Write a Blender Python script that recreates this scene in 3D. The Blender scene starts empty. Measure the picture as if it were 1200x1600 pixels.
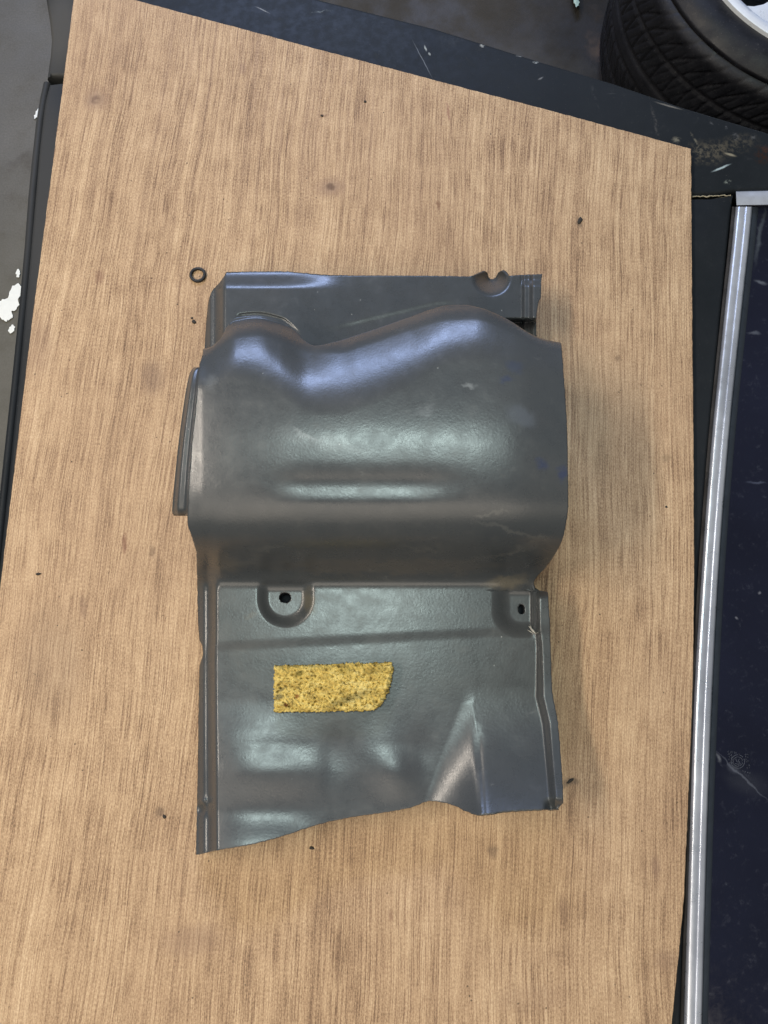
import bpy, bmesh, math, random
import numpy as np
from mathutils import Vector, Matrix, noise as mnoise

random.seed(7)
rng = np.random.default_rng(7)
scene = bpy.context.scene

# ------------------------------------------------------------------ camera
F = 1164.0                 # focal length in photo pixels (1200 x 1600)
TILT = math.radians(11.0)
CAM_H = 0.80
cam = bpy.data.cameras.new("camera")
cam.sensor_fit = 'VERTICAL'
cam.sensor_height = 36.0
cam.lens = 36.0 * F / 1600.0
cam.clip_start = 0.02
cam.clip_end = 100.0
cam_o = bpy.data.objects.new("camera", cam)
scene.collection.objects.link(cam_o)
cam_o.location = (0, 0, CAM_H)
cam_o.rotation_euler = (TILT, 0, 0)
scene.camera = cam_o

# ------------------------------------------------------------------ world and lamps
world = bpy.data.worlds.new("World")
scene.world = world
world.use_nodes = True
wbg = world.node_tree.nodes["Background"]
wbg.inputs[0].default_value = (0.95, 0.97, 1.0, 1)
wbg.inputs[1].default_value = 0.18


def area(name, loc, target, sx, sy, power, col, spread=180):
    l = bpy.data.lights.new(name, 'AREA')
    l.shape = 'RECTANGLE'
    l.size = sx
    l.size_y = sy
    l.energy = power
    l.color = col
    l.spread = math.radians(spread)
    o = bpy.data.objects.new(name, l)
    scene.collection.objects.link(o)
    o.location = loc
    d = Vector(target) - Vector(loc)
    o.rotation_euler = d.to_track_quat('-Z', 'Y').to_euler()
    return o


area("ceiling_lamp", (-0.12, 0.28, 2.6), (-0.12, 0.28, 0), 0.46, 0.26, 18, (0.80, 1.0, 0.96))
area("doorway_daylight", (-0.45, 3.2, 1.9), (0.0, 0.2, 0), 1.5, 0.42, 66, (0.46, 0.60, 1.0))
area("workshop_lamp", (-1.30, 0.42, 1.80), (-0.10, 0.50, 0), 1.5, 0.16, 12.5, (1.0, 0.89, 0.76), 110)
area("front_fill_light", (-0.25, -1.45, 1.60), (-0.05, -0.80, 0), 2.4, 1.4, 10, (1.0, 0.88, 0.74), 105)  # unseen fill added to brighten the near end of the board

scene.view_settings.view_transform = 'Standard'
scene.view_settings.look = 'None'
scene.view_settings.exposure = 0.14
scene.view_settings.gamma = 1.0
scene.render.engine = 'CYCLES'

# ------------------------------------------------------------------ helpers
CT, ST = math.cos(TILT), math.sin(TILT)


def P(u, v, z=0.0):
    """photo pixel -> point of the horizontal plane at height z (works on arrays)"""
    a = (np.asarray(u, float) - 600.0) / F
    b = (800.0 - np.asarray(v, float)) / F
    dx, dy, dz = a, b * CT + ST, b * ST - CT
    t = (np.asarray(z, float) - CAM_H) / dz
    return np.stack(np.broadcast_arrays(dx * t, dy * t, np.asarray(z, float) + 0 * t), -1)


def pv(u, v, z=0.0):
    return Vector(P(u, v, z).tolist())


def ss(a, b, x):
    t = np.clip((np.asarray(x, float) - a) / (b - a), 0, 1)
    return t * t * (3 - 2 * t)


def interp(x, pts):
    pts = sorted(pts)
    return np.interp(x, [p[0] for p in pts], [p[1] for p in pts])


def sinterp(x, pts):
    """smooth (Catmull-like, monotone enough) interpolation"""
    pts = sorted(pts)
    xs = np.array([p[0] for p in pts], float)
    ys = np.array([p[1] for p in pts], float)
    x = np.clip(np.asarray(x, float), xs[0], xs[-1])
    i = np.clip(np.searchsorted(xs, x) - 1, 0, len(xs) - 2)
    d = np.diff(ys) / np.diff(xs)
    m = np.empty_like(ys)
    m[0], m[-1] = d[0], d[-1]
    m[1:-1] = np.where(d[1:] * d[:-1] > 0, 2 * d[1:] * d[:-1] / (d[1:] + d[:-1] + 1e-30), 0)
    h = xs[i + 1] - xs[i]
    t = (x - xs[i]) / h
    return ((2 * t**3 - 3 * t**2 + 1) * ys[i] + (t**3 - 2 * t**2 + t) * h * m[i]
            + (-2 * t**3 + 3 * t**2) * ys[i + 1] + (t**3 - t**2) * h * m[i + 1])


def parent_loc(p):
    l = Vector((0, 0, 0))
    while p is not None:
        l = l + Vector(p.location)
        p = p.parent
    return l


def mesh(name, verts, faces, mat, parent=None, smooth=True, angle=None, origin=None):
    me = bpy.data.meshes.new(name)
    off = parent_loc(parent) if parent is not None else Vector((0, 0, 0))
    loc = Vector(origin) - off if origin is not None else Vector((0, 0, 0))
    tot = off + loc
    va = np.asarray([tuple(v) for v in verts], float) - np.array(tot)
    me.from_pydata(va.tolist(), [], faces)
    me.validate()
    if mat is not None:
        me.materials.append(mat)
    o = bpy.data.objects.new(name, me)
    scene.collection.objects.link(o)
    o.location = loc
    if parent is not None:
        o.parent = parent
    if smooth:
        me.polygons.foreach_set("use_smooth", [True] * len(me.polygons))
        if angle:
            me.set_sharp_from_angle(angle=math.radians(angle))
    me.update()
    return o


def tag(o, label=None, cat=None, group=None, kind=None):
    if label: o["label"] = label
    if cat: o["category"] = cat
    if group: o["group"] = group
    if kind: o["kind"] = kind
    return o


def empty(name, loc):
    o = bpy.data.objects.new(name, None)
    scene.collection.objects.link(o)
    o.location = loc
    o.empty_display_size = 0.05
    return o


def grid_faces(nr, nc, off=0, close=False):
    f = []
    for r in range(nr - 1):
        for c in range(nc if close else nc - 1):
            c2 = (c + 1) % nc
            f.append((off + r * nc + c, off + r * nc + c2, off + (r + 1) * nc + c2, off + (r + 1) * nc + c))
    return f


# ------------------------------------------------------------------ material helpers
class NT:
    def __init__(self, name):
        self.m = bpy.data.materials.new(name)
        self.m.use_nodes = True
        self.t = self.m.node_tree
        self.n = self.t.nodes
        self.bsdf = self.n["Principled BSDF"]
        self.pos = self.n.new("ShaderNodeNewGeometry").outputs["Position"]

    def link(self, a, b):
        self.t.links.new(a, b)

    def mapping(self, src=None, loc=(0, 0, 0), rot=(0, 0, 0), scale=(1, 1, 1), typ='POINT'):
        n = self.n.new("ShaderNodeMapping")
        n.vector_type = typ
        self.link(src or self.pos, n.inputs["Vector"])
        n.inputs["Location"].default_value = loc
        n.inputs["Rotation"].default_value = rot
        n.inputs["Scale"].default_value = scale
        return n.outputs[0]

    def noise(self, src=None, scale=5, detail=4, rough=0.5, dist=0.0, out="Fac"):
        n = self.n.new("ShaderNodeTexNoise")
        self.link(src or self.pos, n.inputs["Vector"])
        n.inputs["Scale"].default_value = scale
        n.inputs["Detail"].default_value = detail
        n.inputs["Roughness"].default_value = rough
        n.inputs["Distortion"].default_value = dist
        return n.outputs[out]

    def voronoi(self, src=None, scale=5, feature='F1', out="Distance"):
        n = self.n.new("ShaderNodeTexVoronoi")
        n.feature = feature
        self.link(src or self.pos, n.inputs["Vector"])
        n.inputs["Scale"].default_value = scale
        return n.outputs[out]

    def ramp(self, src, stops):
        n = self.n.new("ShaderNodeValToRGB")
        self.link(src, n.inputs[0])
        e = n.color_ramp.elements
        while len(e) < len(stops):
            e.new(0.5)
        for el, (p, c) in zip(e, stops):
            el.position = p
            el.color = (c, c, c, 1) if isinstance(c, (int, float)) else (*c, 1)
        return n.outputs[0]

    def rng(self, src, a, b, c=0.0, d=1.0):
        n = self.n.new("ShaderNodeMapRange")
        n.interpolation_type = 'SMOOTHSTEP'
        self.link(src, n.inputs[0])
        for i, x in enumerate((a, b, c, d)):
            n.inputs[i + 1].default_value = x
        return n.outputs[0]

    def math(self, op, a, b=0.0):
        n = self.n.new("ShaderNodeMath")
        n.operation = op
        for i, x in enumerate((a, b)):
            if isinstance(x, (int, float)):
                n.inputs[i].default_value = x
            else:
                self.link(x, n.inputs[i])
        return n.outputs[0]

    def vadd(self, a, b, s=1.0):
        """a + (b - 0.5) * s"""
        k = self.n.new("ShaderNodeVectorMath"); k.operation = 'MULTIPLY_ADD'
        self.link(b, k.inputs[0])
        k.inputs[1].default_value = (s, s, s) if isinstance(s, (int, float)) else s
        self.link(a, k.inputs[2])
        k2 = self.n.new("ShaderNodeVectorMath"); k2.operation = 'SUBTRACT'
        self.link(k.outputs[0], k2.inputs[0])
        k2.inputs[1].default_value = tuple(0.5 * x for x in ((s, s, s) if isinstance(s, (int, float)) else s))
        return k2.outputs[0]

    def mix(self, fac, a, b, mode='MIX'):
        n = self.n.new("ShaderNodeMix")
        n.data_type = 'RGBA'
        n.blend_type = mode
        for i, x in ((0, fac), (6, a), (7, b)):
            if isinstance(x, (int, float)):
                n.inputs[i].default_value = x if i == 0 else (x, x, x, 1)
            elif isinstance(x, tuple):
                n.inputs[i].default_value = (*x, 1)
            else:
                self.link(x, n.inputs[i])
        return n.outputs[2]

    def length(self, src):
        n = self.n.new("ShaderNodeVectorMath"); n.operation = 'LENGTH'
        self.link(src, n.inputs[0])
        return n.outputs["Value"]

    def spot(self, src, c, rx, ry, ang=0.0, inner=0.3, zr=10.0):
        """soft elliptical mask round a world point"""
        m = self.mapping(src, loc=tuple(c), rot=(0, 0, ang), scale=(rx, ry, zr), typ='TEXTURE')
        return self.rng(self.length(m), inner, 1.0, 1.0, 0.0)

    def bump(self, h, strength=0.2, dist=0.001, prev=None):
        n = self.n.new("ShaderNodeBump")
        n.inputs["Strength"].default_value = strength
        n.inputs["Distance"].default_value = dist
        self.link(h, n.inputs["Height"])
        if prev is not None:
            self.link(prev, n.inputs["Normal"])
        return n.outputs[0]

    def set(self, **kw):
        names = dict(color="Base Color", rough="Roughness", metal="Metallic", spec="Specular IOR Level",
                     normal="Normal", coat="Coat Weight", coatr="Coat Roughness", trans="Transmission Weight", ior="IOR")
        for k, x in kw.items():
            i = self.bsdf.inputs[names[k]]
            if isinstance(x, (int, float)):
                i.default_value = x
            elif isinstance(x, tuple):
                i.default_value = (*x, 1)
            else:
                self.link(x, i)
        return self.m


def spot_pts(u, v, z=0.0):
    return P(u, v, z).tolist()


# ---- plywood
WOOD = (1.05, 0.44, 0.42, 0.36, 1.05, 0.26)


def make_wood():
    k = NT("plywood")
    big = k.noise(k.pos, 2.2, 2, 0.5, out="Color")
    p = k.vadd(k.pos, big, (0.035, 0.0, 0.0))
    mid = k.noise(k.mapping(k.pos, scale=(9, 4, 1)), 1.0, 2, 0.5, out="Color")
    p = k.vadd(p, mid, (0.011, 0.0, 0.0))
    p = k.mapping(p, rot=(0, 0, math.radians(4)))
    long_ = k.noise(k.mapping(p, scale=(330, 1.1, 1)), 1.0, 6, 0.72)
    s1 = long_
    wide = k.noise(k.mapping(p, loc=(7, 4, 0), scale=(34, 1.8, 1)), 1.0, 4, 0.6)
    pore = k.noise(k.mapping(p, loc=(3, 1, 0), scale=(880, 19, 1)), 1.0, 2, 0.6)
    where = k.noise(k.mapping(p, loc=(2, 7, 0), scale=(45, 5, 1)), 1.0, 3, 0.6)
    blot = k.noise(k.mapping(k.pos, scale=(11, 8, 1)), 1.0, 5, 0.65)
    blot2 = k.noise(k.mapping(k.pos, loc=(4, 2, 0), scale=(48, 34, 1)), 1.0, 4, 0.7)
    fine = k.noise(k.mapping(k.pos, scale=(1.25, .62, 1)), 620, 2, 0.75)
    pores = k.math('MULTIPLY', k.rng(pore, 0.50, 0.60), k.rng(where, 0.30, 0.66, 0.45, 1.0))

    def term(src, w):
        return k.math('MULTIPLY', k.math('SUBTRACT', src, 0.5), w)

    g = k.math('ADD', 0.59, term(long_, WOOD[0]))
    for src, w in ((wide, WOOD[1]), (blot, WOOD[2]), (blot2, WOOD[3]), (fine, WOOD[4])):
        g = k.math('ADD', g, term(src, w))
    g = k.math('SUBTRACT', g, k.math('MULTIPLY', pores, WOOD[5]))
    col = k.ramp(g, [(0.0, (0.085, 0.045, 0.024)), (0.30, (0.235, 0.142, 0.080)), (0.60, (0.430, 0.283, 0.162)), (0.85, (0.572, 0.405, 0.248)), (1.0, (0.66, 0.49, 0.315))])
    tint = k.noise(k.pos, 3.0, 2, 0.5)
    col = k.mix(k.math('MULTIPLY', k.rng(tint, 0.40, 0.66), 0.16), col, (0.38, 0.24, 0.145))
    # knots, stains, grubby marks and a few broad, faint darker patches
    wob = k.noise(k.pos, 110, 3, 0.6, out="Color")
    ps = k.vadd(k.pos, wob, (0.007, 0.010, 0.0))
    marks = [(150, 155, 24, 26, .6, (0.22, .13, .085)), (150, 155, 15, 17, .6, (0.42, .29, .18)), (150, 155, 11, 12, .8, (0.15, .085, .055)), (152, 157, 5, 5, .5, (0.38, .26, .16)),
             (517, 292, 27, 20, .6, (0.22, .13, .085)), (517, 292, 16, 12, .55, (0.40, .27, .17)), (517, 292, 10, 8, .85, (0.13, .075, .048)),
             (905, 347, 5, 12, .55, (0.09, .06, .04)), (685, 320, 4, 9, .6, (0.16, .07, .035)),
             (238, 590, 22, 34, .45, (0.16, .10, .07)), (156, 432, 9, 14, .5, (0.2, .1, .06)),
             (195, 848, 5, 18, .65, (0.14, .05, .03)), (237, 862, 6, 10, .5, (0.11, .065, .04)),
             (965, 560, 5, 8, .5, (0.12, .07, .04)), (1042, 715, 10, 8, .5, (0.24, .16, .09)),
             (700, 175, 3, 20, .6, (0.20, .085, .06)), (770, 1330, 9, 9, .5, (0.12, .075, .05)),
             (890, 1222, 18, 6, .6, (0.10, .07, .05)), (880, 1420, 9, 20, .4, (0.16, .09, .06)),
             (250, 1270, 8, 8, .6, (0.10, .06, .04)), (130, 950, 7, 20, .5, (0.19, .11, .07)),
             (610, 1430, 4, 9, .5, (0.2, .1, .06)), (1025, 1355, 8, 18, .4, (0.18, .1, .07)),
             (300, 1470, 50, 22, .4, (0.27, .17, .11)), (80, 1040, 60, 100, .28, (0.22, .15, .10)),
             (60, 540, 30, 60, .35, (0.27, .17, .11)), (925, 650, 30, 120, .22, (0.33, .25, .15)),
             (1040, 1500, 20, 16, .35, (0.2, .12, .08)), (505, 180, 8, 5, .5, (0.17, .09, .06)),
             (380, 108, 6, 16, .4, (0.22, .13, .09)), (830, 1560, 60, 20, .25, (0.26, .16, .10))]
    for (u, v, rx, ry, a, c) in marks:
        m = k.spot(ps, spot_pts(u, v), rx * .0009, ry * .0009, math.radians(6), 0.25)
        col = k.mix(k.math('MULTIPLY', m, a), col, c)
    specks = k.voronoi(k.pos, 62)
    sp = k.math('MULTIPLY', k.rng(specks, 0.075, 0.035), k.rng(k.noise(k.pos, 7, 2), 0.42, 0.55))
    col = k.mix(k.math('MULTIPLY', sp, 0.85), col, (0.045, 0.028, 0.018))
    h = k.math('SUBTRACT', k.math('MULTIPLY', s1, -0.5), k.math('MULTIPLY', pores, 0.8))
    nb = k.bump(h, 0.45, 0.0006)
    return k.set(color=col, rough=k.rng(s1, 0.3, 0.8, 0.58, 0.75), spec=0.28, normal=nb)


# ---- moulded grey panel
def make_panel_mat():
    k = NT("grey_gelcoat")
    n1 = k.noise(k.pos, 14, 4, 0.55)
    n2 = k.noise(k.pos, 420, 3, 0.6)
    n3 = k.noise(k.pos, 60, 5, 0.65)
    col = k.ramp(n1, [(0.3, (0.041, 0.046, 0.050)), (0.7, (0.054, 0.057, 0.059))])
    col = k.mix(k.math('MULTIPLY', k.rng(n3, 0.55, 0.75), 0.14), col, (0.12, 0.115, 0.105))
    wob = k.noise(k.pos, 55, 4, 0.65, out="Color")
    ps = k.vadd(k.pos, wob, (0.022, 0.022, 0.0))
    marks = [(733, 600, 11, 5, -.5, .6, (0.20, .21, .21)), (805, 575, 14, 9, -.3, .55, (0.035, .045, .075)),
             (790, 593, 11, 6, .2, .6, (0.03, .04, .08)), (850, 728, 12, 9, -.4, .6, (0.03, .04, .085)),
             (880, 738, 6, 14, 0, .6, (0.025, .035, .09)), (815, 650, 24, 16, -.5, .35, (0.11, .125, .15)),
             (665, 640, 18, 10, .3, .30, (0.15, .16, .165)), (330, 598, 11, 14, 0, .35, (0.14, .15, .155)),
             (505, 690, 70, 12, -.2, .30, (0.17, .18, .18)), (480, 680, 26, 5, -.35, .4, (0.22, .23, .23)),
             (800, 830, 60, 3, -.25, .20, (0.17, .165, .15)), (770, 800, 30, 2.5, .1, .22, (0.19, .185, .17)),
             (790, 865, 50, 3, .15, .18, (0.16, .15, .13)), (830, 850, 40, 4, .3, .15, (0.15, .14, .12)),
             (380, 880, 40, 5, .1, .15, (0.16, .15, .13)), (600, 885, 200, 10, 0, .25, (0.13, .105, .075)),
             (790, 912, 40, 10, .1, .55, (0.15, .125, .085)), (483, 940, 12, 26, 0, .55, (0.09, .075, .045)),
             (420, 855, 30, 4, .1, .15, (0.15, .145, .13)), (660, 858, 40, 4, 0, .15, (0.15, .14, .12)),
             (350, 880, 25, 14, 0, .4, (0.12, .10, .075)), (390, 960, 12, 6, .4, .3, (0.13, .11, .08))]
    for (u, v, rx, ry, a, s, c) in marks:
        m = k.spot(ps, spot_pts(u, v, float(zsurf_scalar(u, v))), rx * .0008, ry * .0008, a, 0.2, zr=0.12)
        col = k.mix(k.math('MULTIPLY', m, s), col, c)
    # fine pale scuffs
    sc = k.noise(k.mapping(k.vadd(k.pos, wob, (0.02, 0.02, 0)), rot=(0, 0, .3), scale=(40, 260, 40)), 1.0, 3, 0.6)
    sm = k.math('MULTIPLY', k.rng(sc, 0.66, 0.80), k.rng(k.noise(k.pos, 11, 2), 0.5, 0.66))
    col = k.mix(k.math('MULTIPLY', sm, 0.35), col, (0.22, 0.22, 0.21))
    sd = k.rng(k.voronoi(k.pos, 75), 0.05, 0.03)
    sd = k.math('MULTIPLY', sd, k.rng(k.noise(k.pos, 17, 1), 0.55, 0.62))
    col = k.mix(sd, col, (0.30, 0.30, 0.29))
    nb = k.bump(k.noise(k.pos, 28, 3, 0.5), 0.075, 0.004)
    nb = k.bump(n2, 0.17, 0.0006, nb)
    rough = k.rng(n3, 0.25, 0.8, 0.25, 0.35)
    return k.set(color=col, rough=rough, spec=0.55, normal=nb)


def make_black_paint(name="black_paint", marks=()):
    k = NT(name)
    n1 = k.noise(k.pos, 6, 4, 0.6)
    n2 = k.noise(k.pos, 90, 5, 0.65)
    dustn = k.noise(k.pos, 500, 3, 0.7)
    col = k.ramp(n1, [(0.3, (0.010, 0.012, 0.014)), (0.75, (0.016, 0.018, 0.020))])
    col = k.mix(k.math('MULTIPLY', k.rng(n2, 0.58, 0.78), 0.25), col, (0.045, 0.046, 0.045))
    sp = k.math('MULTIPLY', k.rng(dustn, 0.66, 0.76), 0.35)
    col = k.mix(sp, col, (0.16, 0.155, 0.145))
    wob = k.noise(k.pos, 70, 4, 0.7, out="Color")
    ps = k.vadd(k.pos, wob, (0.012, 0.012, 0))
    n3_ = k.noise(k.pos, 170, 5, 0.75)
    psf = k.vadd(k.pos, wob, (0.0025, 0.0025, 0))
    brk = k.rng(n3_, 0.42, 0.60)
    for (u, v, rx, ry, a, s, c, f) in marks:
        m = k.spot(psf if f else ps, spot_pts(u, v, -0.008), rx * .00085, ry * .00085, a, 0.2)
        if not f:
            m = k.math('MULTIPLY', m, brk)
        col = k.mix(k.math('MULTIPLY', m, s), col, c)
    # hairline scratches
    sc = k.noise(k.mapping(k.pos, rot=(0, 0, .9), scale=(18, 500, 1)), 1.0, 2, 0.5)
    col = k.mix(k.math('MULTIPLY', k.math('MULTIPLY', k.rng(sc, 0.70, 0.78), k.rng(n1, .5, .65)), 0.4), col, (0.22, 0.22, 0.22))
    nb = k.bump(n2, 0.06, 0.002)
    return k.set(color=col, rough=k.rng(n2, 0.3, 0.75, 0.48, 0.62), spec=0.15, normal=nb)


def make_simple(name, col, rough=0.5, metal=0.0, spec=0.5, var=0.25, scale=60, bump=0.1, bd=0.001):
    k = NT(name)
    n = k.noise(k.pos, scale, 4, 0.6)
    c = k.mix(n, tuple(x * (1 - var) for x in col), tuple(min(1, x * (1 + var)) for x in col))
    return k.set(color=c, rough=k.rng(n, .25, .75, max(.02, rough - .08), min(1, rough + .08)), metal=metal, spec=spec,
                 normal=k.bump(n, bump, bd))


def make_concrete():
    k = NT("garage_concrete")
    n1 = k.noise(k.pos, 2.3, 5, 0.6)
    n2 = k.noise(k.pos, 14, 6, 0.65)
    n3 = k.noise(k.pos, 320, 3, 0.6)
    col = k.ramp(n1, [(0.3, (0.084, 0.076, 0.062)), (0.7, (0.142, 0.131, 0.113))])
    col = k.mix(k.math('MULTIPLY', k.rng(n2, 0.50, 0.74), 0.6), col, (0.075, 0.062, 0.046))
    col = k.mix(0.35, col, k.ramp(n3, [(0.3, 0.3), (0.7, 0.7)]), 'OVERLAY')
    # brown-stained stretch beyond the bodywork; the near-black spot by the wheel is painted shade
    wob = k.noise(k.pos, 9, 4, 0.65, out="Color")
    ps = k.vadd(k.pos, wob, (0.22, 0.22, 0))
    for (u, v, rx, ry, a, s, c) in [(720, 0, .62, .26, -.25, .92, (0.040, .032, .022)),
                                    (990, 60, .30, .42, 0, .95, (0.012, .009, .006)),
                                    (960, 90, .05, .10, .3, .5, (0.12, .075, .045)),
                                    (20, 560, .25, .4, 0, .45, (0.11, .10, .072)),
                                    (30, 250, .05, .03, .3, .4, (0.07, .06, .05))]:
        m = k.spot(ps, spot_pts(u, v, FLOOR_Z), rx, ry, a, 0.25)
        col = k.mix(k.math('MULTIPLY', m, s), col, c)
    nb = k.bump(n2, 0.25, 0.004)
    nb = k.bump(n3, 0.2, 0.001, nb)
    return k.set(color=col, rough=k.rng(n2, .3, .7, .55, .85), spec=0.35, normal=nb)


def make_foam():
    k = NT("yellow_foam")
    wob = k.noise(k.pos, 160, 3, 0.6, out="Color")
    ps = k.vadd(k.pos, wob, (0.006, 0.006, 0.006))
    n1 = k.noise(k.mapping(k.pos, scale=(1, 2.2, 1)), 60, 5, 0.65)
    n2 = k.noise(k.mapping(ps, scale=(1, 1.9, 1.5)), 130, 6, 0.68)
    col = k.ramp(n1, [(0.25, (0.33, 0.22, 0.060)), (0.5, (0.56, 0.41, 0.115)), (0.75, (0.74, 0.60, 0.24))])
    col = k.mix(k.math('MULTIPLY', k.rng(n2, 0.54, 0.66), 0.85), col, (0.085, 0.055, 0.014))
    pits = k.rng(k.voronoi(k.mapping(ps, scale=(1, 1.8, 1)), 150), 0.22, 0.08)
    col = k.mix(k.math('MULTIPLY', pits, 0.5), col, (0.07, 0.042, 0.012))
    psw = k.vadd(k.pos, wob, (0.004, 0.004, 0))
    for (u, v, rx, ry, a, s, c) in [(447, 1101, 5, 3.2, .1, .95, (0.07, .016, .004)), (465, 1088, 5, 4, .6, .8, (0.16, .045, .012)),
                                    (468, 1052, 10, 5, .4, .7, (0.09, .07, .012)), (436, 1089, 9, 6, .2, .7, (0.12, .115, .07)),
                                    (440, 1077, 9, 3, .4, .7, (0.07, .06, .03)), (545, 1092, 45, 7, .35, .55, (0.10, .08, .03)),
                                    (585, 1048, 22, 6, .1, .5, (0.18, .125, .03)), (540, 1048, 16, 7, .2, .45, (0.2, .15, .03))]:
        m = k.spot(psw, spot_pts(u, v, 0.05), rx * .00076, ry * .00076, a, 0.3)
        col = k.mix(k.math('MULTIPLY', m, s), col, c)
    nb = k.bump(n2, 0.6, 0.0016)
    k.bsdf.inputs["Subsurface Weight"].default_value = 0.0
    return k.set(color=col, rough=0.9, spec=0.12, normal=nb)


def make_glass():
    k = NT("dark_window_glass")
    n1 = k.noise(k.pos, 5, 4, 0.6)
    n2 = k.noise(k.pos, 130, 4, 0.7)
    col = k.ramp(n1, [(0.3, (0.003, 0.004, 0.012)), (0.7, (0.008, 0.010, 0.024))])
    dust = k.math('MULTIPLY', k.rng(n2, 0.55, 0.8), 0.16)
    col = k.mix(dust, col, (0.13, 0.14, 0.17))
    wob = k.noise(k.pos, 60, 3, 0.6, out="Color")
    ps = k.vadd(k.pos, wob, (0.010, 0.010, 0))
    for (u, v, rx, ry, a, s, c) in [(1190, 365, 5, 60, -.25, .35, (0.20, .23, .24)), (1192, 438, 12, 4, -.3, .6, (0.25, .27, .30)),
                                    (1182, 518, 12, 4, -.1, .5, (0.22, .24, .28)), (1185, 752, 18, 2.5, 0, .5, (0.15, .17, .24)),
                                    (1164, 1214, 60, 1.8, -.78, .75, (0.13, .14, .17)), (1152, 1202, 12, 6, -.6, .45, (0.13, .14, .17)),
                                    (1125, 1185, 3, 9, .4, .6, (0.24, .25, .27)), (1172, 1225, 40, 20, -.3, .12, (0.16, .17, .18)),
                                    (1190, 925, 3, 3, 0, .7, (0.3, .3, .33)), (1154, 965, 3, 3, 0, .7, (0.3, .3, .33))]:
        m = k.spot(ps, spot_pts(u, v, -0.006), rx * .00085, ry * .00085, a, 0.1)
        col = k.mix(k.math('MULTIPLY', m, s * .6), col, c)
    return k.set(color=col, rough=k.rng(n2, .3, .8, .07, .22), spec=0.5, trans=0.12, ior=1.5)


def make_trim():
    k = NT("worn_bright_trim")
    st = k.noise(k.mapping(k.pos, scale=(420, 9, 1)), 1.0, 3, 0.6)
    n = k.noise(k.pos, 60, 4, 0.6)
    col = k.ramp(n, [(0.3, (0.68, 0.70, 0.75)), (0.7, (0.73, 0.75, 0.80))])
    col = k.mix(k.math('MULTIPLY', k.rng(k.noise(k.pos, 90, 5, .7), .60, .80), 0.35), col, (0.45, 0.45, 0.47))
    run = k.noise(k.mapping(k.pos, scale=(5, 5, 1)), 1.0, 2, 0.5)
    col = k.mix(k.math('MULTIPLY', k.rng(run, .42, .66), 0.45), col, (0.36, 0.38, 0.44))  # uneven reflections painted into the tone along the trim
    nb = k.bump(st, 0.10, 0.0006)
    return k.set(color=col, rough=k.rng(n, .3, .7, .26, .40), metal=0.7, normal=nb)


def make_rubber(name="tyre_rubber", base=(0.0045, 0.0045, 0.006)):
    k = NT(name)
    n = k.noise(k.pos, 30, 5, 0.65)
    n2 = k.noise(k.pos, 400, 3, 0.6)
    col = k.ramp(n, [(0.3, base), (0.75, tuple(x * 2.4 for x in base))])
    col = k.mix(k.math('MULTIPLY', k.rng(n2, 0.60, 0.75), 0.4), col, (0.09, 0.085, 0.08))
    nb = k.bump(n2, 0.2, 0.0008)
    return k.set(color=col, rough=k.rng(n, .3, .7, .42, .68), spec=0.3, normal=nb)


# ------------------------------------------------------------------ the setting: floor
FLOOR_Z = -0.40
# ---- panel height field, in photo-pixel coordinates, metres above the board
CREST = [(316, 547), (330, 543), (345, 530), (356, 510), (370, 496), (400, 493), (440, 501), (462, 517), (478, 533), (492, 540),
         (520, 535), (560, 523), (600, 510), (640, 496), (670, 485), (700, 477), (725, 476), (752, 481), (780, 492),
         (805, 506), (830, 522), (850, 531), (877, 536)]
BOTTOM = [(306, 1336), (345, 1328), (400, 1318), (450, 1304), (500, 1288), (550, 1277), (600, 1270), (640, 1262), (672, 1252), (690, 1254),
          (710, 1259), (730, 1268), (748, 1273), (765, 1272), (800, 1267), (850, 1265), (868, 1265), (880, 1255)]
LEFT = [(540, 316), (548, 317), (575, 311), (640, 305), (700, 299), (760, 295), (815, 293), (840, 300), (868, 307), (900, 308), (960, 309),
        (1000, 312), (1008, 316), (1022, 317), (1040, 312), (1200, 309), (1337, 306)]
RIGHT = [(530, 876), (540, 877), (560, 879), (700, 887), (790, 888), (815, 885), (840, 880), (860, 871), (885, 854), (903, 838), (910, 834),
         (921, 834), (925, 856), (1000, 860), (1080, 863), (1130, 872), (1180, 876), (1244, 880), (1256, 880), (1270, 876)]


CREST_SOFT = [(300, 548), (316, 544), (340, 527), (370, 508), (400, 504), (435, 511), (490, 531), (530, 531), (560, 523), (640, 496), (700, 480), (740, 479), (800, 500), (850, 526), (890, 538)]


def hump_profile(slopes):
    """height along the hump (0..1) from world slopes given at picture rows"""
    vv_ = np.linspace(926, 470, 457)
    s_ = sinterp(vv_, slopes)
    z = 0.042
    out = []
    for v_, sl in zip(vv_, s_):
        out.append(z)
        dep = (0.8 - z) / F
        z += sl * dep / (1 + sl * max(0.0, (1030 - v_) / F))
    out = (np.array(out) - out[0]) / (max(out) - out[0])
    return vv_[::-1].copy(), out[::-1].copy()


_wall = [(800, .40), (820, .62), (838, .95), (856, 1.6), (870, 2.3), (882, 2.3), (894, 1.4), (905, .7), (915, .3), (926, 0)]
HV, HP0 = hump_profile([(470, 0), (600, 0.0), (650, .03), (700, .10), (750, .17), (782, .27)] + _wall)
HV, HP1 = hump_profile([(470, 0), (600, 0.0), (650, .03), (690, .10), (715, .13), (730, .20), (745, .28), (757, .15), (768, .07), (778, .12), (788, .28)] + _wall)


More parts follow.
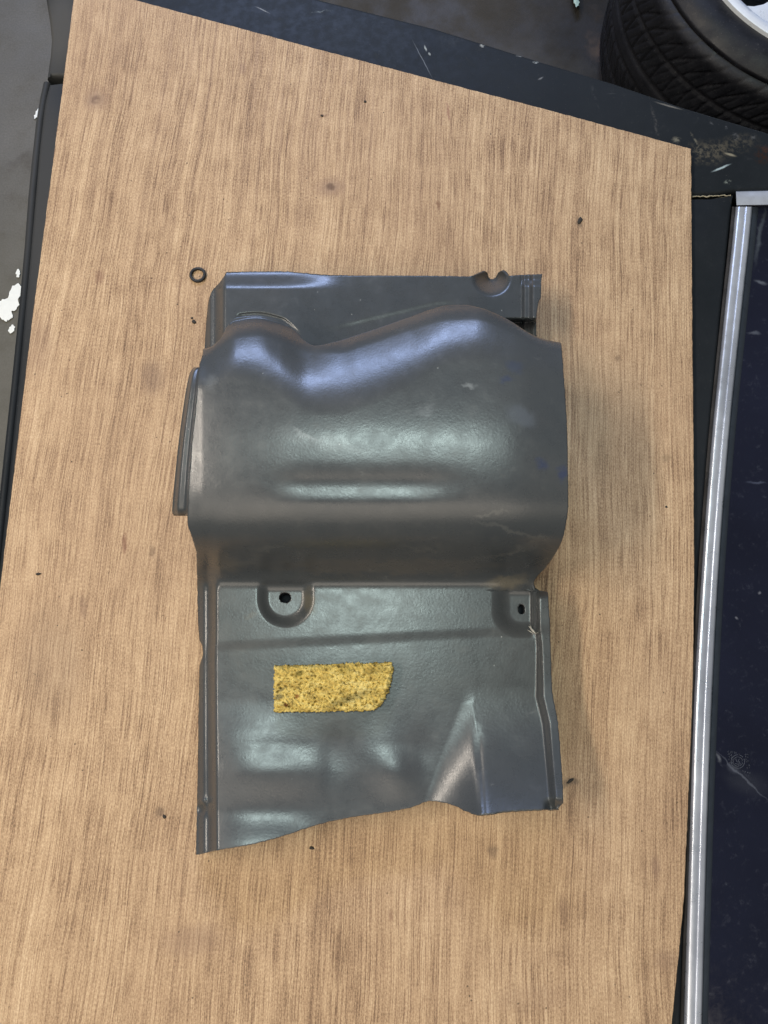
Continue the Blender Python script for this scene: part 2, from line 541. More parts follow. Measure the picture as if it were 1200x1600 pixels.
def zsurf(u, v):
    u = np.asarray(u, float)
    v = np.asarray(v, float)
    # lower part -------------------------------------------------
    vc = 1012 - (u - 340) * 0.052
    plate = 0.037 + 0.0009 * (1 - ss(vc - 12, vc + 8, v))
    # slow sag and swell of the sheet
    lf = 1 - ss(650, 720, u)
    plate = plate + lf * ((0.0030 * ss(1158, 1208, v) - 0.0022 * ss(1206, 1262, v)) * (0.2 + 0.8 * np.exp(-((u - 425) / 75.0) ** 2) + 0.8 * np.exp(-((u - 622) / 30.0) ** 2)) + 0.0075 * ss(1262, 1335, v) * (1 - ss(430, 530, u)))
    plate = plate + 0.0050 * np.exp(-((u - 365) / 80.0) ** 2) * ss(1090, 1170, v)
    plate = plate + 0.0012 * np.sin((u - 560) / 22.0) * np.exp(-((v - 1182) / 40.0) ** 2) * lf * ss(480, 520, u)
    # dart that steps up to the right, fading out upwards
    xl = np.interp(v, [1095, 1110, 1252, 1340], [732, 726, 672, 640])
    xr = np.interp(v, [1095, 1112, 1150, 1273, 1340], [734, 738, 744, 751, 753])
    amt = 0.034 * np.clip((v - 1070) / 202.0, 0, 1.3) ** 1.9
    w = np.maximum(xr - xl, 6)
    t = np.clip((u - (xl - 10)) / (w + 12), 0, 1)
    dart = np.where(t < 0.5, 1.6 * t * t, 0) * 0 + (t ** 1.5)
    soft = ss(1.0, 1.0 + 1e-6, t)
    plate = plate + amt * dart
    # rounded shoulder right of the dart crest
    plate = plate - 0.0015 * np.exp(-((u - xr - 3) / 6.0) ** 2) * ss(1120, 1180, v)
    # left mounting flange: a step down
    xe = np.interp(v, [900, 1000, 1020, 1340], [340, 340, 339, 341])
    plate = plate - 0.021 * (1 - ss(xe - 17, xe, u)) - 0.010 * (1 - ss(307, 321, u))
    # little dent in the flange near its lower end
    plate = plate - 0.006 * np.exp(-((u - 316) / 6.0) ** 2 - ((v - 1264) / 9.0) ** 2)
    plate = plate + 0.004 * np.exp(-((u - 316) / 6.0) ** 2 - ((v - 1252) / 6.0) ** 2)
    # right lip: a step up
    xs = np.interp(v, [905, 985, 1010, 1088, 1130, 1262], [836, 836, 838, 836, 846, 858])
    wl = np.interp(v, [905, 1000, 1080, 1262], [6, 9, 14, 13])
    plate = plate + 0.016 * ss(0, 1, (u - xs) / wl) ** 1.2 * ss(918, 935, v)
    plate = plate - 0.014 * ss(1246, 1262, v) * ss(848, 866, u)
    # recess round the left hole
    d = np.where(v < 936, np.abs(u - 446), np.hypot(u - 446, v - 936))
    plate = plate - 0.0068 * (1 - ss(25, 46, d)) * ss(902, 914, v)
    # recess round the right hole
    d2 = np.where(v < 955, 812 - u, np.hypot(np.minimum(u - 812, 0), v - 955))
    plate = plate - 0.008 * (1 - ss(15, 44, d2)) * ss(904, 932, v) * (1 - ss(828, 836, u))
    # hump -------------------------------------------------------
    zm = sinterp(u, [(290, .147), (330, .149), (400, .151), (500, .153), (600, .154), (720, .159), (800, .161), (890, .157)])
    rip = ss(400, 480, u) * (1 - ss(640, 760, u))
    prof = np.interp(v, HV, HP0) * (1 - rip) + np.interp(v, HV, HP1) * rip
    z0 = 0.0382
    hump = z0 + (zm - z0) * prof - 0.016 * (1 - ss(322, 345, u)) * (1 - prof) ** 2
    dcr = v - sinterp(u, CREST_SOFT)
    K = sinterp(u, [(290, .018), (340, .020), (400, .022), (450, .024), (490, .025), (560, .025), (640, .023), (700, .019), (760, .015), (890, .010)])
    rg = sinterp(u, [(290, 60), (400, 95), (450, 110), (490, 120), (560, 120), (640, 108), (700, 90), (780, 80), (890, 50)])
    hump = hump - K * np.clip(1 - dcr / rg, 0, 1) ** 2 - 0.010 * np.clip(1 - dcr / 22.0, 0, 1.3) ** 2
    hump = hump - 0.0075 * np.exp(-((u - 466) / 42.0) ** 2) * np.exp(-(np.clip(dcr, 0, None) / 50.0) ** 2)
    # left end rolls down a little
    hump = hump - 0.0012 * (1 - ss(296, 318, u)) * ss(880, 700, v)
    w_h = ss(898, 926, v)
    return hump * (1 - w_h) + plate * w_h


def zsurf_scalar(u, v):
    return float(zsurf(np.array([u]), np.array([v]))[0])


M_WOOD = make_wood()
M_PANEL = make_panel_mat()
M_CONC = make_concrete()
M_FOAM = make_foam()
M_GLASS = make_glass()
M_TRIM = make_trim()
M_RUBBER = make_rubber()
M_SEAL = make_rubber("window_seal_rubber", (0.018, 0.016, 0.014))
BODY_MARKS = [(1150, 225, 45, 22, .2, .45, (0.10, .085, .06), 0), (1105, 238, 45, 26, .1, .5, (0.13, .11, .075), 0),
              (1190, 242, 17, 19, .5, .97, (0.030, .013, .007), 0), (1196, 232, 7, 9, .5, .7, (0.07, .028, .014), 0),
              (1150, 212, 5, 8, 0, .45, (0.13, .13, .135), 0), (1134, 198, 4, 5, 0, .45, (0.13, .13, .135), 0), (1178, 214, 6, 7, 0, .4, (0.13, .13, .13), 0),
              (1112, 192, 4, 4, 0, .4, (0.13, .13, .13), 0), (1127, 262, 19, 2.2, .42, .8, (0.42, .5, .5), 1),
              (1141, 241, 12, 3, -.3, .7, (0.30, .26, .18), 1), (1137, 284, 8, 5, .6, .7, (0.24, .26, .22), 0),
              (1088, 222, 3, 24, .35, .5, (0.20, .18, .13), 0), (1057, 218, 9, 7, 0, .6, (0.22, .20, .15), 0),
              (500, 17, 22, 3, .06, .6, (0.16, .18, .18), 0), (660, 92, 1.0, 45, .42, .8, (0.14, .15, .16), 1), (665, 75, 2, 7, .3, .7, (0.4, .42, .4), 1),
              (671, 84, 2, 4, .3, .6, (0.4, .42, .4), 1), (753, 71, 6, 2.5, -.2, .7, (0.45, .45, .42), 0), (810, 87, 5, 2.5, -.2, .6, (0.4, .4, .38), 0),
              (839, 96, 9, 3.5, -.1, .8, (0.5, .53, .52), 0), (845, 122, 6, 2, .5, .6, (0.22, .22, .22), 1), (410, 15, 16, 1.2, -.5, .6, (0.3, .3, .3), 1),
              (1045, 165, 26, 2.2, -.32, .6, (0.22, .2, .17), 1), (930, 150, 3, 30, .2, .2, (0.12, .12, .12), 0), (1023, 190, 4, 40, .1, .3, (0.12, .11, .10), 0),
              (1110, 307, 34, 2.6, .05, .9, (0.34, .29, .19), 1), (1150, 320, 9, 22, .1, .4, (0.10, .085, .05), 0),
              (705, 60, 30, 20, .3, .25, (0.05, .055, .06), 0),
              (70, 300, 60, 420, .12, .55, (0.060, .058, .055), 1), (95, 40, 40, 120, .05, .65, (0.085, .078, .066), 1)]  # these two paint the lit grey of the left strip into the colour
M_BLACK = make_black_paint("black_paint", BODY_MARKS)
M_INNER = make_simple("added_cup_dark", (0.012, 0.013, 0.018), 0.8, var=.3)
M_ALLOY = make_simple("silver_alloy", (0.80, 0.82, 0.86), 0.32, metal=0.25, var=.10, scale=25, bump=.04)
M_PAINTSPLASH = make_simple("white_paint", (0.80, 0.79, 0.72), 0.5, var=.10, scale=90)
M_ORING = make_rubber("seal_rubber", (0.012, 0.012, 0.013))
M_DIRT = make_simple("dirt", (0.030, 0.024, 0.018), 0.9, var=.4, scale=300, bump=.4)
M_FIBRE = make_simple("torn_glass_fibre", (0.42, 0.40, 0.36), 0.8, var=.3, scale=300, bump=.3)
M_GREEN = make_simple("pale_plastic", (0.42, 0.56, 0.50), 0.4, var=.2)

fl = []
nx = 24
xs_, ys_ = np.linspace(-2.2, 2.6, nx), np.linspace(-1.8, 3.0, nx)
fv = [(x, y, FLOOR_Z + 0.0015 * mnoise.noise((x * 3, y * 3, 0))) for y in ys_ for x in xs_]
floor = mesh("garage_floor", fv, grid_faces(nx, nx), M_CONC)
tag(floor, "grey brown-stained concrete garage floor, with shade painted in by the wheel", kind="structure")


def blob(name, cu, cv, z, pts, mat, parent, thick=0.0004):
    """thin irregular sheet with a real edge, outline in photo pixels"""
    ref = []
    for (a, b) in zip(pts, pts[1:] + pts[:1]):
        for t in (0, .25, .5, .75):
            x, y = a[0] + (b[0] - a[0]) * t, a[1] + (b[1] - a[1]) * t
            ref.append((x + 2.2 * mnoise.noise((x * .35, y * .35, 1.0)), y + 2.2 * mnoise.noise((x * .35, y * .35, 7.0))))
    pts = ref
    n = len(pts)
    top = [P(u, v, z + thick).tolist() for u, v in pts]
    bot = [P(u, v, z).tolist() for u, v in pts]
    c = P(cu, cv, z + thick * 1.3).tolist()
    vs = bot + top + [c]
    f = [(i, (i + 1) % n, n + (i + 1) % n, n + i) for i in range(n)] + [(n + i, n + (i + 1) % n, 2 * n) for i in range(n)]
    return mesh(name, vs, f, mat, parent, smooth=False)


blob("paint_splash", 16, 482, FLOOR_Z + .002, [(-18, 478), (-4, 474), (3, 468), (12, 466), (15, 455), (20, 446), (28, 443), (34, 447), (33, 460), (27, 466),
     (30, 476), (24, 484), (17, 487), (20, 496), (13, 500), (7, 492), (10, 503), (4, 500), (-3, 492), (-12, 486)], M_PAINTSPLASH, floor)
blob("paint_splash", 18, 514, FLOOR_Z + .002, [(13, 516), (15, 510), (20, 507), (24, 511), (21, 518), (16, 521)], M_PAINTSPLASH, floor)
blob("paint_splash", 27, 428, FLOOR_Z + .002, [(25, 432), (25, 424), (29, 420), (31, 428), (29, 434)], M_PAINTSPLASH, floor)
blob("paint_splash", 56, 178, FLOOR_Z + .002, [(53, 186), (55, 176), (60, 168), (62, 178), (58, 184)], M_PAINTSPLASH, floor)


# ------------------------------------------------------------------ the black bodywork the board lies on
BZ = -0.0085
body = empty("vehicle_body", (0.0, 0.0, FLOOR_Z))
tag(body, "scratched black painted vehicle bodywork with bright-trimmed dark window, lying under the plywood", "car body")


def resample(pts, step=25.0, smooth=2):
    out = []
    n = len(pts)
    for i in range(n):
        a, b = np.array(pts[i], float), np.array(pts[(i + 1) % n], float)
        m = max(1, int(np.hypot(*(b - a)) / step))
        for j in range(m):
            out.append(a + (b - a) * j / m)
    return out


def sheet(name, pts, z, mat, parent, depth=0.10, r=0.006, step=25.0):
    """closed outline (photo pixels, counter-clockwise in the picture or not) as a pressed sheet with rolled-down edges"""
    q = np.array([P(u, v, z)[:2] for u, v in resample(pts, step)])
    area2 = np.sum(q[:, 0] * np.roll(q[:, 1], -1) - np.roll(q[:, 0], -1) * q[:, 1])
    if area2 < 0:
        q = q[::-1]
    t = np.roll(q, -1, 0) - np.roll(q, 1, 0)
    t /= np.linalg.norm(t, axis=1)[:, None]
    nrm = np.stack([t[:, 1], -t[:, 0]], -1)      # outward
    n = len(q)
    vs, fs = [], []
    prof = [(-1.0 * r, 0.0), (-.6 * r, -.08 * r), (-.25 * r, -.33 * r), (-.05 * r, -.72 * r), (0, -1.2 * r), (0.0, -depth)]
    for (o, dz) in prof:
        for i in range(n):
            p = q[i] + nrm[i] * o
            vs.append((p[0], p[1], z + dz))
    for k in range(len(prof) - 1):
        for i in range(n):
            j = (i + 1) % n
            fs.append((k * n + i, (k + 1) * n + i, (k + 1) * n + j, k * n + j))
    fs.append(tuple(range(n)))
    return mesh(name, vs, fs, mat, parent, angle=40)


TOP_EDGE = [(90, -125), (300, -62), (508, 0), (680, 43), (850, 96), (960, 129), (1067, 166), (1200, 206), (1330, 246), (1800, 380)]
sheet("upper_panel", TOP_EDGE + [(1800, 430), (1300, 291), (1146, 299), (1110, 304), (1078, 304), (600, 214), (200, 128), (95, 118.5), (80, 119), (72, 121),
                                 (77, 85), (79, 60), (76, 30), (71, 0), (62, -60)], BZ, M_BLACK, body, depth=0.25, r=0.005)
LEFT_EDGE = [(76, 131), (68, 160), (60, 230), (54, 300), (45, 400), (37, 480), (26, 600), (10, 760), (-10, 950), (-60, 1400), (-110, 1800)]
TRIM_OUT = [(1147, 303), (1141, 360), (1127, 500), (1108, 700), (1093, 900), (1080, 1120), (1076, 1250), (1071, 1420), (1065, 1620), (1060, 1850)]
sheet("lower_panel", [(95, 128)] + LEFT_EDGE + TRIM_OUT[::-1] + [(1110, 308.5), (1078, 308.5), (600, 222), (200, 138)], BZ, M_BLACK, body, depth=0.25, r=0.005)
# raised bead along the left edge
bead = []
prof = [(0.0, -0.006), (0.001, -0.002), (0.004, 0.0005), (0.008, -0.001), (0.011, -0.006), (0.013, -0.03), (0.014, -0.26)]
ledge = [(69, 128), (64, 150), (58, 185), (52, 240), (46, 300), (40, 380), (31, 480), (19, 600), (2, 760), (-18, 950), (-68, 1400), (-118, 1800)]
fine_e = []
for a, b in zip(ledge[:-1], ledge[1:]):
    m = max(1, int(math.hypot(b[0] - a[0], b[1] - a[1]) / 20))
    fine_e += [(a[0] + (b[0] - a[0]) * j / m, a[1] + (b[1] - a[1]) * j / m) for j in range(m)]
fine_e.append(ledge[-1])
for (u, v) in fine_e:
    p = P(u, v, BZ)
    for (o, dz) in prof:
        bead.append((p[0] + 0.0075 - o, p[1], BZ + dz + 0.0008))
mesh("edge_bead", bead, grid_faces(len(fine_e), len(prof)), M_BLACK, body)
# old cracked sealant along the seam by the window corner
sv_, sfc = [], []
for i in range(31):
    u = 1082 + 60 * i / 30
    wob_ = 1.4 * mnoise.noise((u * .12, 3, 0)) + .9 * mnoise.noise((u * .4, 5, 0))
    w_ = 0.6 + 1.1 * abs(mnoise.noise((u * .2, 9, 0))) * (1.6 if 1095 < u < 1125 else .8)
    for (o_, h_) in ((-w_, .0004), (0, .0012), (w_, .0004)):
        sv_.append(P(u, 307.2 + wob_ + o_ - (u - 1080) * .03, BZ + h_).tolist())
mesh("seam_sealant", sv_, grid_faces(31, 3), make_simple("old_sealant", (0.34, 0.29, 0.19), 0.9, var=.5, scale=400, bump=.5), body)
# dark inside below the gap and window
mesh("inner_tray", [P(u, v, -0.055).tolist() for u, v in [(140, -20), (1700, 330), (1700, 1800), (-40, 1800)]], [(0, 1, 2, 3)], M_INNER, body, smooth=False)


def strip(name, line_l, line_r, prof, z, mat, parent):
    """extruded moulding between two pixel polylines; prof = [(fraction across, height)]"""
    vs = []
    for (a, b) in zip(line_l, line_r):
        for (t, h) in prof:
            vs.append(P(a[0] + (b[0] - a[0]) * t, a[1] + (b[1] - a[1]) * t, z + h).tolist())
    return mesh(name, vs, grid_faces(len(line_l), len(prof)), mat, parent, angle=50)


def sample_line(pts, vs):
    return [(float(sinterp(v, [(p[1], p[0]) for p in pts])), v) for v in vs]


vv = np.concatenate([np.linspace(323, 1850, 60)])
TL = [(1150, 318), (1145, 370), (1131, 500), (1111, 700), (1096, 900), (1083, 1120), (1079, 1250), (1074, 1420), (1068, 1620), (1063, 1850)]
TR = [(1176, 318), (1171, 370), (1157, 500), (1137, 700), (1122, 900), (1111, 1120), (1106, 1250), (1101, 1420), (1096, 1620), (1091, 1850)]
TPROF = [(0.0, -0.012), (0.0, 0.001), (0.05, 0.0032), (0.11, 0.0050), (0.18, 0.0062), (0.27, 0.0067), (0.60, 0.0056), (0.635, 0.0048), (0.66, 0.0050), (0.70, 0.0062), (0.90, 0.0058), (0.97, 0.004), (1.0, 0.0), (1.0, -0.012)]
strip("side_trim", sample_line(TL, vv), sample_line(TR, vv), TPROF, BZ + .001, M_TRIM, body)
uu = np.linspace(1150, 1800, 20)
strip("top_trim", [(u, 299 - (u - 1150) * 0.02) for u in uu], [(u + (0 if i else 1), 322 - (u - 1150) * 0.02) for i, u in enumerate(uu)],
      [(0.0, -0.012), (0.0, 0.003), (0.06, 0.0062), (0.5, 0.0072), (0.94, 0.0058), (1.0, 0.0), (1.0, -.012)], BZ + .001, M_TRIM, body)
strip("window_seal", [(a - 6, v) for a, v in sample_line(TL, vv)], [(a + 1, v) for a, v in sample_line(TL, vv)],
      [(0, -0.004), (0.1, 0.001), (0.5, 0.0028), (0.9, 0.001), (1.0, -0.004)], BZ + .0005, M_SEAL, body)
strip("inner_gasket", [(a - 1, v) for a, v in sample_line(TR, vv)], [(a + 10, v) for a, v in sample_line(TR, vv)],
      [(0, -0.001), (0.2, 0.0006), (0.7, 0.0003), (1.0, -0.0028)], BZ + .0005, make_simple("gasket", (0.020, 0.026, 0.034), 0.35, var=.3), body)
gl = []
gu = [(a - 3) for a, v in sample_line(TR, vv)]
for zoff in (-0.0025, -0.0065):
    for a, v in zip(gu, vv):
        gl.append(P(a, v if v > 330 else 312, BZ + zoff).tolist())
    for a, v in zip(gu, vv):
        gl.append(P(1780, v if v > 330 else 312, BZ + zoff).tolist())
n = len(vv)
gf = [(i, i + 1, n + i + 1, n + i) for i in range(n - 1)] + [(2 * n + i, 3 * n + i, 3 * n + i + 1, 2 * n + i + 1) for i in range(n - 1)]
glass = mesh("window_glass", gl, gf, M_GLASS, body, smooth=False)
tag(glass, "dark navy tinted window glass with dust and scratches")

# etched maker's mark on the glass: rings with short characters round them
M_ETCH = make_simple("etched_glass", (0.048, 0.052, 0.066), 0.85, var=.5, scale=900, spec=.2)
ev, ef = [], []
EZ = BZ - 0.0021


def etch_quad(cx, cy, a, l, w):
    dx, dy = math.cos(a), math.sin(a)
    b = len(ev)
    for s, t in ((-1, -1), (1, -1), (1, 1), (-1, 1)):
        ev.append(P(cx + dx * s * l / 2 - dy * t * w / 2, cy + dy * s * l / 2 + dx * t * w / 2, EZ).tolist())
    ef.append((b, b + 1, b + 2, b + 3))


for (r, wd, npt) in ((10.5, 1.1, 22), (7.3, 0.8, 16)):
    for i in range(npt):
        a = 2 * math.pi * i / npt
        if random.random() < .85:
            etch_quad(1153 + r * math.cos(a), 1190 + r * math.sin(a), a + math.pi / 2, 2 * math.pi * r / npt * 1.05, wd)
for (ox, oy, a, l) in ((-2.5, -2, 1.2, 6), (1, -1.5, 1.9, 6), (3, 2, 1.2, 5), (-2, 3.5, .2, 5), (1.5, 4.5, 1.6, 4)):
    etch_quad(1153 + ox, 1190 + oy, a, l, 1.0)
for (cx, cy, rows, cols) in ((1140, 1183, 5, 2), (1167, 1189, 6, 2), (1149, 1175, 1, 4), (1166, 1205, 1, 4)):
    for r_ in range(rows):
        for c_ in range(cols):
            x, y = cx + (c_ - (cols - 1) / 2) * 3.6 + r_ * .5, cy + (r_ - (rows - 1) / 2) * 4.2 + c_ * .9
            for q_ in range(2):
                etch_quad(x + random.uniform(-1, 1), y + random.uniform(-1, 1), random.choice((0.3, 1.9, 1.1)), random.uniform(1.6, 2.8), .7)
# etched marks get a real edge thickness
EV2 = list(ev) + [(p[0], p[1], p[2] - 0.0003) for p in ev]
m_ = len(ev)
EF2 = list(ef)
for q in ef:
    for i in range(4):
        EF2.append((q[i], q[(i + 1) % 4], q[(i + 1) % 4] + m_, q[i] + m_))
mesh("etched_mark", EV2, EF2, M_ETCH, glass, smooth=False)

# ------------------------------------------------------------------ wheel lying on the floor
WC = Vector((0.690, 1.062, FLOOR_Z))
WZ = -0.118 - FLOOR_Z      # height of the upper face above the floor
wheel = empty("car_wheel", WC)
tag(wheel, "wheel with worn black tyre and silver multi-spoke rim, lying on floor beyond the bodywork", "wheel")
R_RIM, R_T = 0.232, 0.300
HW = WZ                    # overall width = height above floor
tp = []                    # profile (radius, z) from rim lip (top) over shoulder down the tread to the lower side
for t in np.linspace(0, 1, 14):
    tp.append((R_RIM + (R_T - 0.012 - R_RIM) * t, WZ - 0.004 + 0.010 * math.sin(math.pi * t * .9) - 0.016 * t * t, 0))
for t in np.linspace(0, 1, 9)[1:]:
    a = t * math.pi / 2
    tp.append((R_T - 0.022 + 0.022 * math.sin(a) + 0.0, WZ - 0.034 + 0.018 * math.cos(a), 0.4))
for t in np.linspace(0, 1, 72)[1:]:
    zz = (WZ - 0.034) + (0.040 - (WZ - 0.034)) * t
    tp.append((R_T + 0.006 * math.sin(math.pi * t), zz, 1))
for t in np.linspace(0, 1, 8)[1:]:
    tp.append((R_T - 0.055 * t * t, 0.040 - 0.040 * math.sin(t * math.pi / 2), 0))
NA = 900
ang = np.linspace(0, 2 * math.pi, NA, endpoint=False)
tv = []
zt0, zt1 = WZ - 0.034, 0.040
for (r, z, trd) in tp:
    rr = np.full(NA, r)
    if trd:
        f = (zt0 - z) / (zt0 - zt1)
        circ = max([math.exp(-((f - c) / w) ** 4) for c, w in ((.20, .020), (.44, .026), (.60, .026), (.83, .020))] + [0])
        side = 1 if f < .52 else -1
        lat = (ang * 62 / (2 * math.pi) + (f - .5) * side * 5.0 + 0.4 * math.sin(f * 9)) % 1.0
        lat2 = (ang * 124 / (2 * math.pi) + (f - .5) * side * 9.0) % 1.0
        g = np.exp(-((lat - .5) / .055) ** 4) * (1.0 if (f < .19 or .22 < f < .42 or .62 < f) else 0)
        g2 = np.exp(-((lat2 - .5) / .075) ** 4) * (0.55 if (.02 < f < .40 or .62 < f < .98) else 0)
        depth = 0.0036 * np.maximum(np.maximum(g, g2), circ) * (1.0 if trd == 1 else 0.5)
        rr = rr - depth
    tv.append(np.stack([WC.x + rr * np.cos(ang), WC.y + rr * np.sin(ang), np.full(NA, WC.z + z)], -1))
tv = np.concatenate(tv)
tyre = mesh("tyre", tv, [tuple(reversed(f)) for f in grid_faces(len(tp), NA, close=True)], M_RUBBER, wheel)
rim = [(R_RIM + .003, WZ - .006), (R_RIM + .002, WZ + .003), (R_RIM - .002, WZ + .005), (R_RIM - .009, WZ + .004), (R_RIM - .013, WZ + .001), (R_RIM - .020, WZ - .003),
       (R_RIM - .024, WZ - .012), (R_RIM - .028, WZ - .05), (R_RIM - .035, WZ - .14), (R_RIM - .02, WZ - .22)]
NR = 128
rv = [(WC.x + r * math.cos(a), WC.y + r * math.sin(a), WC.z + z) for r, z in rim for a in np.linspace(0, 2 * math.pi, NR, endpoint=False)]
rim_o = mesh("rim", rv, [tuple(reversed(f)) for f in grid_faces(len(rim), NR, close=True)], M_ALLOY, wheel, angle=50)
hub = [(0.0005, WZ - .010), (.03, WZ - .010), (.034, WZ - .014), (.062, WZ - .018), (.070, WZ - .026), (.070, WZ - .06)]
hv = [(WC.x + r * math.cos(a), WC.y + r * math.sin(a), WC.z + z) for r, z in hub for a in np.linspace(0, 2 * math.pi, 48, endpoint=False)]
mesh("hub", hv, [tuple(reversed(f)) for f in grid_faces(len(hub), 48, close=True)], M_ALLOY, rim_o, angle=50)
NSP = 15
st = [(0.062, .0105), (.10, .0085), (.14, .0095), (.165, .0120), (.182, .0170), (.194, .0250), (.202, .0350), (.2085, .0460)]
sv, sf = [], []
for i, (r, w) in enumerate(st):
    zt = WZ - .018 + .010 * math.sin((r - .06) / .15 * math.pi * .5) + 0.0
    wb = w + .001
    sv += [(r, -wb, zt - .03), (r, -w, zt - .003), (r, -w * .55, zt), (r, w * .55, zt), (r, w, zt - .003), (r, wb, zt - .03)]
sf = grid_faces(len(st), 6)
sme = None
for i in range(NSP):
    a = math.radians(-48 - 180 + 0) + 2 * math.pi * i / NSP
    if sme is None:
        sp_o = mesh("spoke", [Vector(p) for p in sv], [tuple(reversed(f)) for f in sf], M_ALLOY, None, angle=40)
        sme = sp_o.data
    else:
        sp_o = bpy.data.objects.new("spoke", sme)
        scene.collection.objects.link(sp_o)
    sp_o.parent = rim_o
    sp_o.location = (0, 0, 0)
    sp_o.rotation_euler = (0, 0, a)
mesh("inner_barrel", [(WC.x + r * math.cos(a), WC.y + r * math.sin(a), WC.z + .03) for r in (.001, .22) for a in np.linspace(0, 2 * math.pi, 32, endpoint=False)],
     grid_faces(2, 32, close=True), M_INNER, rim_o)

# bit of pale plastic on the floor at the top of the picture
bl = blob("plastic_scrap", 900, -2, FLOOR_Z + .006, [(893, -12), (902, -14), (905, -2), (904, 8), (900, 11), (897, 4)], M_GREEN, None, thick=.012)
tag(bl, "small pale green plastic scrap on the brown floor beyond the bodywork", "scrap")

# ------------------------------------------------------------------ plywood board
outline = [(118, -26), (213, 0), (400, 50.5), (620, 109), (850, 169.5), (1080, 232)]
right = [(1081, 360), (1082, 500), (1084, 700), (1085, 900), (1083, 1060), (1080, 1150), (1074, 1290), (1069, 1403), (1060, 1501), (1050, 1600), (1030, 1760)]
left = [(-97, 1760), (-60, 1430), (2, 900), (26, 700), (50, 500), (83, 250)]
pts = []
poly = outline + right + left
nrs = np.random.default_rng(3)
for i in range(len(poly)):
    a, b = np.array(poly[i], float), np.array(poly[(i + 1) % len(poly)], float)
    m = max(1, int(np.hypot(*(b - a)) / 7))
    for j in range(m):
        pts.append(a + (b - a) * j / m + nrs.normal(0, .22, 2) * (1 if j else 0))
q = np.array([P(u, v, 0)[:2] for u, v in pts])
n = len(q)
T = 0.0075
ctr = q.mean(0)
inset = q + (ctr - q) / np.linalg.norm(ctr - q, axis=1)[:, None] * 0.0007
vs = [(x, y, 0.0) for x, y in inset] + [(x, y, -0.0006) for x, y in q] + [(x, y, -T) for x, y in q]
fs = [tuple(range(n))[::-1]] + [(i, (i + 1) % n, n + (i + 1) % n, n + i) for i in range(n)] + [(n + i, n + (i + 1) % n, 2 * n + (i + 1) % n, 2 * n + i) for i in range(n)]
fs.append(tuple(range(2 * n, 3 * n)))
board = mesh("plywood_board", vs, fs, M_WOOD, None, smooth=False)
bm = bmesh.new(); bm.from_mesh(board.data); bmesh.ops.recalc_face_normals(bm, faces=bm.faces); bm.to_mesh(board.data); bm.free()
tag(board, "large tan plywood board with streaky vertical grain lying under the grey moulded panel", "board")

# ------------------------------------------------------------------ grey moulded panel
panel = empty("moulded_panel", pv(600, 900, 0))
tag(panel, "grey moulded floor-pan panel with a big hump, two bolt holes and cut edges, on plywood", "panel")
NC = 330
NROW = 470
S = np.linspace(0, 1, NC)
TT = np.linspace(0, 1, NROW)
jit = np.convolve(rng.normal(0, 1, NC + 8), np.ones(3) / 3, 'same')[4:-4]
bot = sinterp(306 + S * 574, BOTTOM) + jit * 0.55
cre = sinterp(317 + S * 560, CREST)
V = bot[None, :] + (cre - bot)[None, :] * TT[:, None]
jl = np.convolve(rng.normal(0, 1, NROW), np.ones(4) / 4, 'same') * 0.45
Lx = sinterp(V[:, 0], LEFT) + jl
Rx = sinterp(V[:, -1], RIGHT) + jl[::-1]
# each vertex follows the side lines at its own height in the picture
Lg = sinterp(V, LEFT)
Rg = sinterp(V, RIGHT)
ws = np.exp(-(S / 0.02) ** 2)[None, :]
we = np.exp(-((1 - S) / 0.02) ** 2)[None, :]
U = Lg + (Rg - Lg) * S[None, :] + jl[:, None] * ws + jl[::-1, None] * we
Z = zsurf(U, V)
# snap grid vertices onto the rims of the two holes
holes = [(445.5, 934, 9.2, 8.2), (815, 952, 5.2, 8.0)]
kill = np.zeros_like(U, bool)
for (hx, hy, rx, ry) in holes:
    d = np.hypot((U - hx) / rx, (V - hy) / ry)
    kill |= d < 0.80
    ring = (d >= 0.80) & (d < 1.18)
    a = np.arctan2((V - hy) / ry, (U - hx) / rx)
    U = np.where(ring, hx + rx * np.cos(a) * 1.0 * np.where(d < 1, 1.0, d), U)
    V = np.where(ring, hy + ry * np.sin(a) * 1.0 * np.where(d < 1, 1.0, d), V)
main = P(U, V, Z)
# wall behind the crest, then the rear flange
NW = 10
crest_row = main[-1]


def zflange(u, v):
    u = np.asarray(u, float); v = np.asarray(v, float)
    z = 0.041 + 0.00001 * (v - 430)
    z = z - 0.016 * (1 - ss(455, 424, v)) * 0
    z = z - 0.010 * ss(452, 424, v) * (1 - ss(430, 560, u))         # top-left edge rolls away
    z = z - 0.022 * (1 - ss(334, 352, u)) - 0.010 * (1 - ss(320, 331, u))
    d = np.hypot((u - 768) / 1.0, (v - 434) / 0.95)
    z = z - 0.028 * (1 - ss(0, 32, d))
    z = z + 0.009 * ss(815, 820, u) + 0.008 * ss(826, 834, u) - 0.006 * ss(448, 436, v) * ss(812, 822, u)
    # recessed lower strip at the right, and a shallow ledge along the hump
    z = z - 0.030 * ss(497, 503, v) * ss(742, 756, u)
    vl = np.interp(u, [380, 480, 680, 760], [540, 524, 476, 470])
    z = z - 0.0007 * ss(vl - 6, vl + 3, v) * ss(500, 560, u) * (1 - ss(690, 720, u))
    cvf = sinterp(u, CREST)
    z = z - 0.0018 * ss(cvf - 6, cvf - 3, v) * ss(366, 380, u) * (1 - ss(440, 475, u))
    return z


